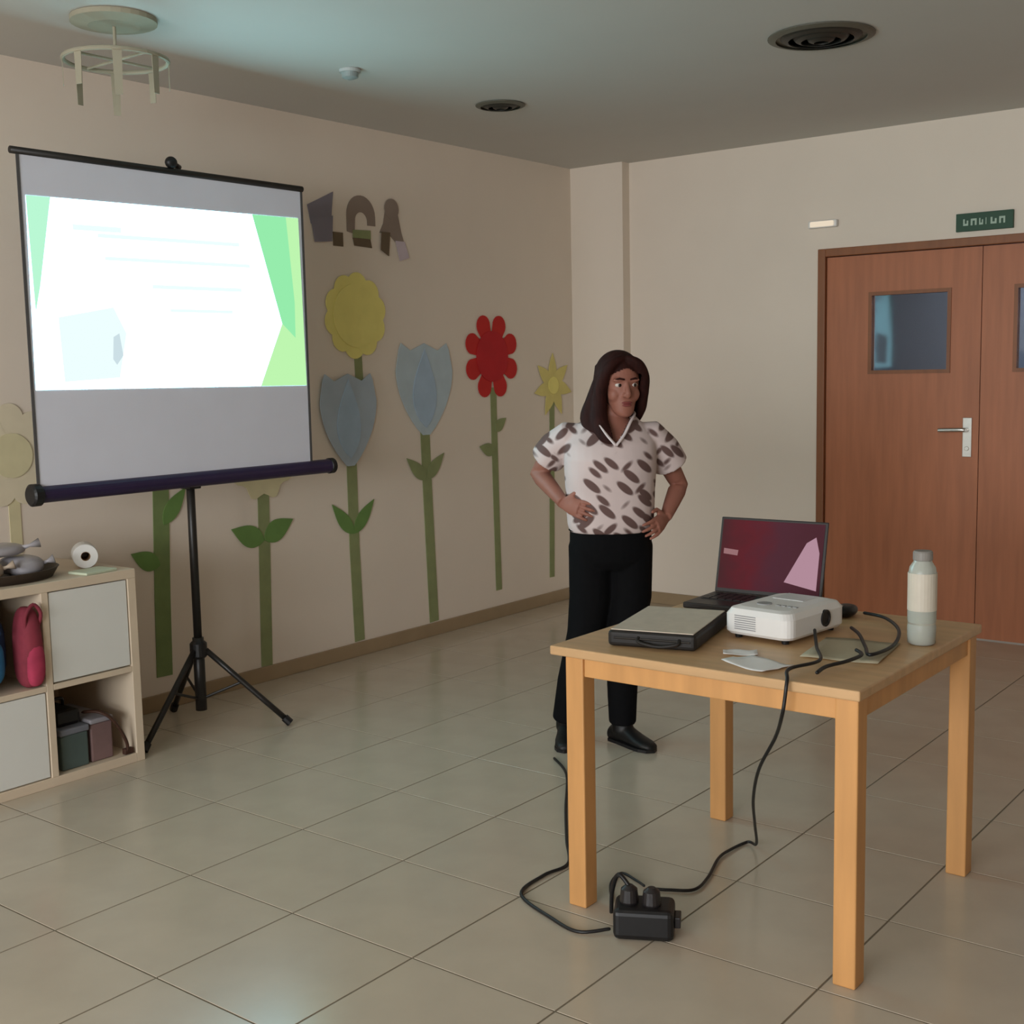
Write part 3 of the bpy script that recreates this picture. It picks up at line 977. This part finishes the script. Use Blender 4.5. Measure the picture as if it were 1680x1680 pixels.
# papers and leads on the table
def sheet(label, c, w, h, rz, m, curl=.012, z=TZ):
    mb = MB()
    n = 8
    vs, fs = [], []
    for i in range(n + 1):
        for j in range(n + 1):
            u, v = i / n - .5, j / n - .5
            zz = z + .0015 + curl * max(0, abs(u) * 2 - .5) ** 2 * (1 if (u * v > 0) else .4) + .003 * (1 + math.sin(7 * u + 5 * v)) / 2
            vs.append((u * w, v * h, zz))
    for i in range(n):
        for j in range(n):
            a = i * (n + 1) + j
            fs.append([a, a + n + 1, a + n + 2, a + 1])
    mb.add(vs, fs)
    mb.xform(Matrix.Translation((c[0], c[1], 0)) @ Matrix.Rotation(rz, 4, 'Z'))
    o = mb.build('paper_sheet', m, None, smooth=True)
    sd_ = o.modifiers.new('thickness', 'SOLIDIFY')
    sd_.thickness = .0008
    sd_.offset = 1
    return tag(o, label, 'paper', 'papers on the table')


sheet('curled white paper near the front edge of the table', (3.225, -3.875), .15, .11, -.35, m_white, .02)
sheet('small white note between the laptop bag and the projector', (3.13, -3.785), .09, .06, .5, m_white, .01)
sheet('large grey-beige sheet under the leads on the right of the table', (3.36, -3.60), .20, .26, .15, mat('grey_beige_paper', (176, 166, 140), .7, .04), 0)


def cable(label, pts, r=.0046, m=None, group=None):
    o = MB().tube(smooth_path(pts, 8), r, 8, rnd=True).build('cable', m or m_black, None, smooth=True)
    return tag(o, label, 'cable', group)


zt = TZ + .0135
cable('black power cable hanging from the table front down to the floor box',
      [(3.235, -3.55, zt + .02), (3.29, -3.66, zt + .001), (3.36, -3.80, zt + .001), (3.34, -3.93, zt + .004), (3.362, -3.990, TZ + .006), (3.362, -4.003, .70), (3.351, -3.995, .655), (3.288, -3.9, .567), (3.193, -3.8, .439),
       (3.101, -3.65, .296), (3.03, -3.5, .163), (2.955, -3.34, .03), (2.90, -3.29, .007), (2.885, -3.38, .007), (2.888, -3.46, .007), (2.93, -3.60, .007), (2.94, -3.70, .007), (2.88, -3.745, .007), (2.83, -3.78, .007), (2.88, -3.86, .007), (2.918, -3.925, .03)])
cable('black lead curving over the right half of the table beside the projector',
      [(3.27, -3.38, zt), (3.33, -3.47, zt + .004), (3.40, -3.60, zt + .003), (3.445, -3.68, zt + .003), (3.455, -3.55, zt + .003), (3.40, -3.36, zt + .004), (3.30, -3.20, zt), (3.22, -3.16, zt)], .005)
cable('short dark lead on the grey sheet at the front right of the table',
      [(3.405, -3.915, zt), (3.405, -3.86, zt + .004), (3.425, -3.78, zt + .004), (3.43, -3.70, zt + .005), (3.40, -3.66, zt + .006)], .005)
cable('black cable running over the floor from the person to the floor box',
      [(1.90, -2.95, .006), (2.05, -3.08, .006), (2.257, -3.376, .006), (2.42, -3.60, .006), (2.534, -3.754, .006), (2.525, -3.866, .006), (2.551, -4.01, .006), (2.715, -4.086, .006), (2.82, -4.11, .006), (2.885, -4.06, .012)], .005)
cable('thin dark cable looping behind the left table leg', [(2.79, -3.90, .006), (2.72, -3.80, .006), (2.705, -3.72, .006), (2.77, -3.74, .006), (2.815, -3.77, .012)], .004)
ms = thing('computer_mouse', 'small black mouse on the table behind the projector', 'mouse', (3.165, -3.20, TZ))
soft_bag((3.165, -3.175, TZ + .0185), (.032, .05, .018), pw=.8).build('shell', m_black, ms, smooth=True)
MB().tube([(3.165, -3.212, TZ + .030), (3.165, -3.198, TZ + .037)], .004, 8).build('wheel', m_gri, ms)

# floor box with plugs
pw = thing('power_adapter', 'black power box lying on the floor under the table', 'power adapter', (2.965, -4.0, 0), rz=math.radians(28))
MB().box((-.085, -.058, .001), (.075, .055, .085)).build('body', m_black, pw, world=False, bevel=.016, seg=3)
for k, (x, y) in enumerate(((-.045, .0), (.015, -.01))):
    MB().lathe([(.024, .083), (.026, .09), (.022, .122), (.010, .132), (.001, .132)], (x, y, 0), 18).build('plug', m_lap, pw, world=False)
MB().tube(smooth_path([(-.045, 0, .128), (-.075, .02, .15), (-.095, .05, .09), (-.10, .07, .02)], 6), .006, 8).build('plug_lead', m_black, pw, world=False, smooth=True)
MB().box((.0745, -.03, .03), (.092, .02, .06)).build('switch', m_lap, pw, world=False, bevel=.003)

# ------------------------------------------------------------ person
m_skin = mat('warm_skin', (150, 98, 82), .55, .06, 14, .03)
m_lip = mat('lip_skin', (126, 62, 60), .5, .05, 14)
m_hair = mat('dark_reddish_brown_hair', (44, 18, 14), .7, .3, 9, .5, spec=.2, stretch=(9, 9, 1.2))
m_pants = mat('black_trouser_fabric', (10, 10, 12), .85, .15, 40, .1, spec=.15)
m_shoe = mat('black_leather_shoe', (12, 11, 11), .5, .1, 20)
m_eye = mat('eye_white', (214, 206, 198), .3, .0)
m_iris = mat('dark_iris', (40, 26, 20), .25, .0)


def blouse_mat():
    """off-white cloth with scattered slanted dark brown printed motifs"""
    m = mat('printed_white_blouse', (208, 191, 188), .8, .03, 12, .15)
    nt = m.node_tree
    b = nt.nodes['Principled BSDF']
    base = b.inputs['Base Color'].links[0].from_socket
    tc = nt.nodes.new('ShaderNodeTexCoord')
    masks = []
    for ang, sc, off, thr in ((.75, (8.5, 5, 23), (.3, .1, .2), .33), (-.7, (9, 5, 25), (1.7, .4, .9), .33)):
        mp = nt.nodes.new('ShaderNodeMapping')
        mp.vector_type = 'POINT'
        mp.inputs['Rotation'].default_value = (0, ang, 0)
        mp.inputs['Location'].default_value = off
        mp.inputs['Scale'].default_value = (1, 1, 1)
        nt.links.new(tc.outputs['Object'], mp.inputs['Vector'])
        ms_ = nt.nodes.new('ShaderNodeVectorMath')
        ms_.operation = 'MULTIPLY'
        ms_.inputs[1].default_value = sc
        nt.links.new(mp.outputs[0], ms_.inputs[0])
        vo = nt.nodes.new('ShaderNodeTexVoronoi')
        vo.inputs['Scale'].default_value = 1.0
        vo.inputs['Randomness'].default_value = .7
        nt.links.new(ms_.outputs[0], vo.inputs['Vector'])
        lt = nt.nodes.new('ShaderNodeMapRange')
        lt.inputs[1].default_value = thr
        lt.inputs[2].default_value = thr + .09
        lt.inputs[3].default_value = 1
        lt.inputs[4].default_value = 0
        nt.links.new(vo.outputs['Distance'], lt.inputs[0])
        masks.append(lt.outputs[0])
    mx = nt.nodes.new('ShaderNodeMath')
    mx.operation = 'MAXIMUM'
    nt.links.new(masks[0], mx.inputs[0])
    nt.links.new(masks[1], mx.inputs[1])
    mix = nt.nodes.new('ShaderNodeMix')
    mix.data_type = 'RGBA'
    nt.links.new(mx.outputs[0], mix.inputs[0])
    nt.links.new(base, mix.inputs[6])
    mix.inputs[7].default_value = srgb(100, 76, 72)
    nt.links.new(mix.outputs[2], b.inputs['Base Color'])
    return m


def fuse(mb, name, m, parent, voxel, smooth_it=4, cut=None):
    """one continuous surface grown from the overlapping volumes in mb"""
    me = bpy.data.meshes.new('tmp')
    me.from_pydata(mb.v, [], mb.f)
    bm = bmesh.new()
    bm.from_mesh(me)
    bmesh.ops.recalc_face_normals(bm, faces=bm.faces)
    bm.to_mesh(me)
    bm.free()
    o = bpy.data.objects.new('tmp', me)
    COL.objects.link(o)
    r = o.modifiers.new('r', 'REMESH')
    r.mode = 'VOXEL'
    r.voxel_size = voxel
    s = o.modifiers.new('s', 'SMOOTH')
    s.factor = .5
    s.iterations = smooth_it
    dg = bpy.context.evaluated_depsgraph_get()
    dg.update()
    nm = bpy.data.meshes.new_from_object(o.evaluated_get(dg))
    bpy.data.objects.remove(o)
    if cut:
        bm = bmesh.new()
        bm.from_mesh(nm)
        dead = [f for f in bm.faces if cut(f.calc_center_median())]
        bmesh.ops.delete(bm, geom=dead, context='FACES')
        bm.to_mesh(nm)
        bm.free()
    nm.name = name
    nm.materials.clear()
    nm.materials.append(m)
    for pl in nm.polygons:
        pl.use_smooth = True
    ob = bpy.data.objects.new(name, nm)
    COL.objects.link(ob)
    ob.parent = parent
    return ob


def torso(rows, seg=32, pw=.9):
    rs = []
    for z, cx_, cy_, rx, ry in rows:
        ring = []
        for k in range(seg):
            a = 2 * math.pi * k / seg
            c, s = math.cos(a), math.sin(a)
            ring.append((cx_ + rx * math.copysign(abs(c) ** pw, c), cy_ + ry * math.copysign(abs(s) ** pw, s), z))
        rs.append(ring)
    return rs


PE = thing('person', 'person in a white blouse with dark print and black trousers, hands on hips', 'person', (1.96, -2.64, 0), rz=math.radians(37.9))
MH = Matrix.Translation((.046, -.012, 1.437)) @ Matrix.Rotation(math.radians(15), 4, 'Z') @ Matrix.Rotation(math.radians(6), 4, 'X') @ Matrix.Scale(1.07, 4)
HIPL, HIPR = (-.072, 0, .80), (.084, 0, .80)
LEGL = [HIPL, (-.076, -.01, .60), (-.100, -.02, .45), (-.150, .02, .25), (-.178, .045, .085)]
LEGR = [HIPR, (.080, -.01, .60), (.058, -.03, .45), (.045, -.02, .25), (.045, -.01, .085)]
SHL, ELL_, WRL = Vector((-.165, .01, 1.242)), Vector((-.272, .135, 1.085)), Vector((-.182, -.064, .985))
SHR, ELR_, WRR = Vector((.177, .01, 1.242)), Vector((.292, .095, 1.03)), Vector((.222, -.025, .915))


def hand(mb, w, d, n, thumb):
    """palm plus five fingers lying on a curved surface; n points away from the body"""
    w, d, n = Vector(w), Vector(d).normalized(), Vector(n).normalized()
    n = (n - d * n.dot(d)).normalized()
    s = d.cross(n)
    if s.dot(Vector(thumb)) < 0:
        s = -s
    mb.tube([w - d * .02, w + d * .01, w + d * .045, w + d * .078], [.022, .028, .036, .034], 16, ell=.42, up=n)
    for k, (off, L) in enumerate(((.0285, .066), (.0095, .074), (-.0095, .069), (-.0285, .055))):
        b = w + d * (.072 - .004 * abs(k - 1.2)) + s * off
        f = (d + s * (off * 3.0)).normalized()
        p1 = b + f * L * .40 - n * .001
        p2 = p1 + (f * .92 - n * .38).normalized() * L * .33
        p3 = p2 + (f * .80 - n * .60).normalized() * L * .27
        mb.tube([b - f * .012, b, p1, p2, p3], [.0085, .0085, .0080, .0072, .0060], 10, rnd=True)
    b = w + d * .018 + s * .022
    f = (d * .55 + s * .80).normalized()
    mb.tube([b - f * .012, b + f * .018, b + f * .040, b + (f * .8 + d * .45).normalized() * .064], [.013, .0115, .0095, .0075], 10, rnd=True)


# --- the body: one continuous surface
bd = MB()
bd.rings(torso([(.72, .005, 0, .10, .08), (.76, .005, 0, .145, .098), (.82, .005, 0, .158, .108), (.90, .005, 0, .150, .102), (1.0, .005, 0, .132, .09),
                (1.10, .005, -.006, .142, .098), (1.17, .006, -.008, .150, .104), (1.22, .006, 0, .148, .090), (1.262, .008, .005, .118, .070), (1.30, .012, .010, .080, .056), (1.325, .016, .012, .055, .048)]))
bd.ell((-.068, -.085, 1.135), (.055, .042, .055)).ell((.085, -.085, 1.135), (.055, .042, .055))
bd.tube([(.014, .016, 1.27), (.024, .010, 1.33), (.044, .002, 1.385), (.050, .0, 1.43)], [.056, .050, .048, .05], 18)
for L in (LEGL, LEGR):
    bd.tube(L + [(L[-1][0], L[-1][1] + .005, .05)], [.082, .072, .052, .048, .034, .034], 18)
for p, e, w in ((SHL, ELL_, WRL), (SHR, ELR_, WRR)):
    bd.tube([p * .8 + Vector((.0012, 0, .25)), p, p.lerp(e, .45), p.lerp(e, .85), e, e.lerp(w, .2), e.lerp(w, .55), w], [.045, .050, .043, .037, .036, .037, .032, .024], 16)
hand(bd, WRL, (.115, -.085, -.040), (-.45, -.85, .15), (0, 0, 1))
hand(bd, WRR, (-.075, -.095, -.050), (.75, -.65, .10), (0, 0, 1))
hd = MB()
hd.ell((0, .012, .030), (.072, .088, .084), 24, 16)
hd.rings(torso([(-.112, 0, -.060, .012, .012), (-.106, 0, -.056, .026, .024), (-.092, 0, -.048, .038, .036), (-.068, 0, -.032, .047, .052), (-.035, 0, -.018, .057, .064),
                (0, 0, -.010, .066, .072), (.035, 0, -.004, .068, .076), (.06, 0, 0, .060, .07)], 28, 1.0))
hd.tube([(0, -.078, .014), (0, -.086, -.004), (0, -.097, -.022), (0, -.094, -.032)], [.007, .0085, .011, .009], 12, rnd=True)
hd.ell((-.010, -.086, -.030), (.008, .010, .007)).ell((.010, -.086, -.030), (.008, .010, .007))
hd.ell((-.030, -.070, .024), (.022, .012, .008)).ell((.030, -.070, .024), (.022, .012, .008))
hd.ell((-.034, -.048, -.030), (.026, .026, .030)).ell((.034, -.048, -.030), (.026, .026, .030))
hd.ell((0, -.076, -.060), (.022, .010, .010))
hd.ell((0, -.072, -.098), (.018, .012, .012))
hd.ell((-.070, .012, -.008), (.009, .018, .030)).ell((.070, .012, -.008), (.009, .018, .030))
hd.xform(MH)
bd.add(hd.v, hd.f)
body = fuse(bd, 'body', m_skin, PE, .004, 3)
for sx in (-1, 1):
    ey = MB().ell((sx * .029, -.0705, .006), (.0135, .009, .0075), 16, 10).xform(MH).build('eye', m_eye, body, smooth=True, world=False)
    MB().ell((sx * .029 + .002, -.0785, .006), (.0062, .0026, .0062), 12, 8).xform(MH).build('iris', m_iris, ey, smooth=True, world=False)
    MB().tube([(sx * .013, -.0825, .027), (sx * .030, -.0825, .0305), (sx * .046, -.0725, .025)], [.0032, .004, .0022], 8, rnd=True).xform(MH).build('eyebrow', m_hair, body, smooth=True, world=False)
lp_ = MB().ell((0, -.0840, -.0565), (.021, .0055, .0045), 16, 8).ell((0, -.0835, -.0655), (.018, .0062, .0055), 16, 8).xform(MH)
lp_.build('lips', m_lip, body, smooth=True, world=False)

# --- hair
hr = MB()
hr.ell((0, .020, .036), (.083, .097, .088), 28, 18)
hr.tube([(.0, .07, .06), (0, .088, -.02), (-.005, .085, -.10), (-.01, .075, -.17)], [.070, .072, .066, .045], 20, ell=.75, up=(0, 1, 0))
lk = lambda pts, rad: hr.tube(smooth_path(pts, 5), [rad[min(int(i / 5), len(rad) - 1)] * (1 - (i % 5) / 5) + rad[min(int(i / 5) + 1, len(rad) - 1)] * ((i % 5) / 5) for i in range(5 * (len(pts) - 1) + 1)], 14, rnd=True)
lk([(-.012, -.050, .100), (-.055, -.055, .075), (-.080, -.040, .02), (-.084, -.026, -.06), (-.086, -.034, -.125), (-.070, -.078, -.185), (-.045, -.105, -.235)], [.014, .020, .024, .027, .034, .034, .014])
lk([(-.06, .02, .02), (-.090, .01, -.06), (-.110, .005, -.12), (-.098, -.03, -.17), (-.078, -.062, -.205)], [.03, .034, .036, .032, .016])
lk([(.010, -.052, .100), (.050, -.058, .078), (.077, -.045, .03), (.082, -.025, -.03), (.084, -.008, -.085), (.080, .008, -.13)], [.014, .019, .021, .022, .020, .010])
lk([(.05, .03, .02), (.078, .03, -.05), (.078, .04, -.12), (.066, .05, -.16)], [.03, .03, .028, .014])
hr.xform(MH)
MHI = MH.inverted()


def face_open(c):
    q = MHI @ c
    return q.y < -.035 and q.z < .068 - .45 * abs(q.x) and abs(q.x) < .060 and q.z > -.2


hair = fuse(hr, 'hair', m_hair, PE, .0055, 3, face_open)
tag(hair, 'long dark reddish brown hair')

# --- trousers
tr_ = MB()
tr_.rings(torso([(.715, .006, 0, .11, .09), (.75, .006, 0, .152, .112), (.80, .006, 0, .162, .122), (.85, .006, 0, .162, .120), (.885, .006, 0, .160, .112)]))
tr_.ell((-.07, .06, .78), (.075, .07, .075)).ell((.08, .06, .78), (.075, .07, .075))
tr_.tube([(-.045, 0, .87)] + LEGL, [.06, .090, .086, .074, .064, .058], 20)
tr_.tube([(.057, 0, .87)] + LEGR, [.06, .090, .086, .074, .062, .055], 20)
trs = fuse(tr_, 'trousers', m_pants, PE, .007, 4)
MB().rings([[(x * s + .006 * (1 - s), y * s, z) for x, y, z in r] for r, s in ((torso([(.868, .006, 0, .164, .117)])[0], 1.012), (torso([(.892, .006, 0, .160, .113)])[0], 1.012))]).build('waistband', m_pants, trs, world=False, smooth=True)

# --- blouse with short wide sleeves and a V neck
bl = MB()
bl.rings(torso([(.862, .006, -.002, .160, .124), (.89, .006, -.002, .170, .134), (.95, .006, -.003, .174, .136), (1.02, .006, -.006, .176, .137), (1.09, .006, -.014, .180, .142),
                (1.15, .006, -.018, .182, .142), (1.21, .007, -.006, .182, .122), (1.25, .008, .004, .166, .098), (1.285, .010, .008, .128, .078), (1.318, .014, .012, .090, .066), (1.335, .016, .012, .075, .060)]))
for p, e in ((SHL, ELL_), (SHR, ELR_)):
    sgn = -1 if p.x < 0 else 1
    bl.tube([p + Vector((-sgn * .06, 0, -.01)), p + Vector((-sgn * .01, 0, -.006)), p.lerp(e, .30) + Vector((sgn * .006, -.006, 0)), p.lerp(e, .60) + Vector((sgn * .006, -.006, 0))], [.056, .062, .068, .072], 20)


def neck_cut(c):
    if c.z > 1.318:
        return True
    return c.y < -.01 and c.z > 1.205 and abs(c.x - .02) < (c.z - 1.205) * .62


blo = fuse(bl, 'blouse', blouse_mat(), PE, .006, 5, neck_cut)
tag(blo, 'white short-sleeved blouse with a dark brown print')
# collar edges along the V neck
col_ = MB()
for sx in (-1, 1):
    col_.tube(smooth_path([(.02, -.142, 1.207), (.02 + sx * .032, -.122, 1.245), (.018 + sx * .062, -.085, 1.292), (.016 + sx * .086, -.02, 1.322), (.016 + sx * .07, .045, 1.33), (.016, .076, 1.332)], 4), .007, 8, ell=.7)
col_.build('collar', mat('off_white_trim', (214, 200, 198), .8), blo, smooth=True, world=False)

# --- shoes
for (ax, ay), dirv in (((-.178, .045), (-.10, -1)), ((.045, -.01), (.62, -.80))):
    d = Vector((dirv[0], dirv[1], 0)).normalized()
    s = Vector((-d.y, d.x, 0))
    A = Vector((ax, ay, 0))
    so = MB()
    rs = []
    for t_, wd, hh in ((-.072, .018, .035), (-.062, .032, .058), (-.03, .036, .085), (.02, .036, .085), (.06, .038, .066), (.10, .042, .050), (.14, .040, .040), (.168, .030, .032), (.180, .014, .024)):
        ring = []
        for k in range(16):
            a = 2 * math.pi * k / 16
            ring.append(A + d * t_ + s * (wd * math.cos(a)) + Vector((0, 0, .004 + hh * (.5 + .5 * math.sin(a)))))
        rs.append(ring)
    so.rings(rs)
    so.tube([A + Vector((0, 0, .05)), A + Vector((0, 0, .12))], [.044, .042], 16)
    sh_ = fuse(so, 'shoe', m_shoe, PE, .006, 3)
    sol = MB()
    top = [A + d * t_ + s * w_ for t_, w_ in ((-.074, 0), (-.06, .028), (.0, .033), (.08, .041), (.13, .042), (.165, .03), (.183, 0), (.165, -.03), (.13, -.042), (.08, -.041), (0, -.033), (-.06, -.028))]
    sol.prism([q + Vector((0, 0, .001)) for q in top], (0, 0, .012))
    sol.build('sole', m_black, sh_, world=False)
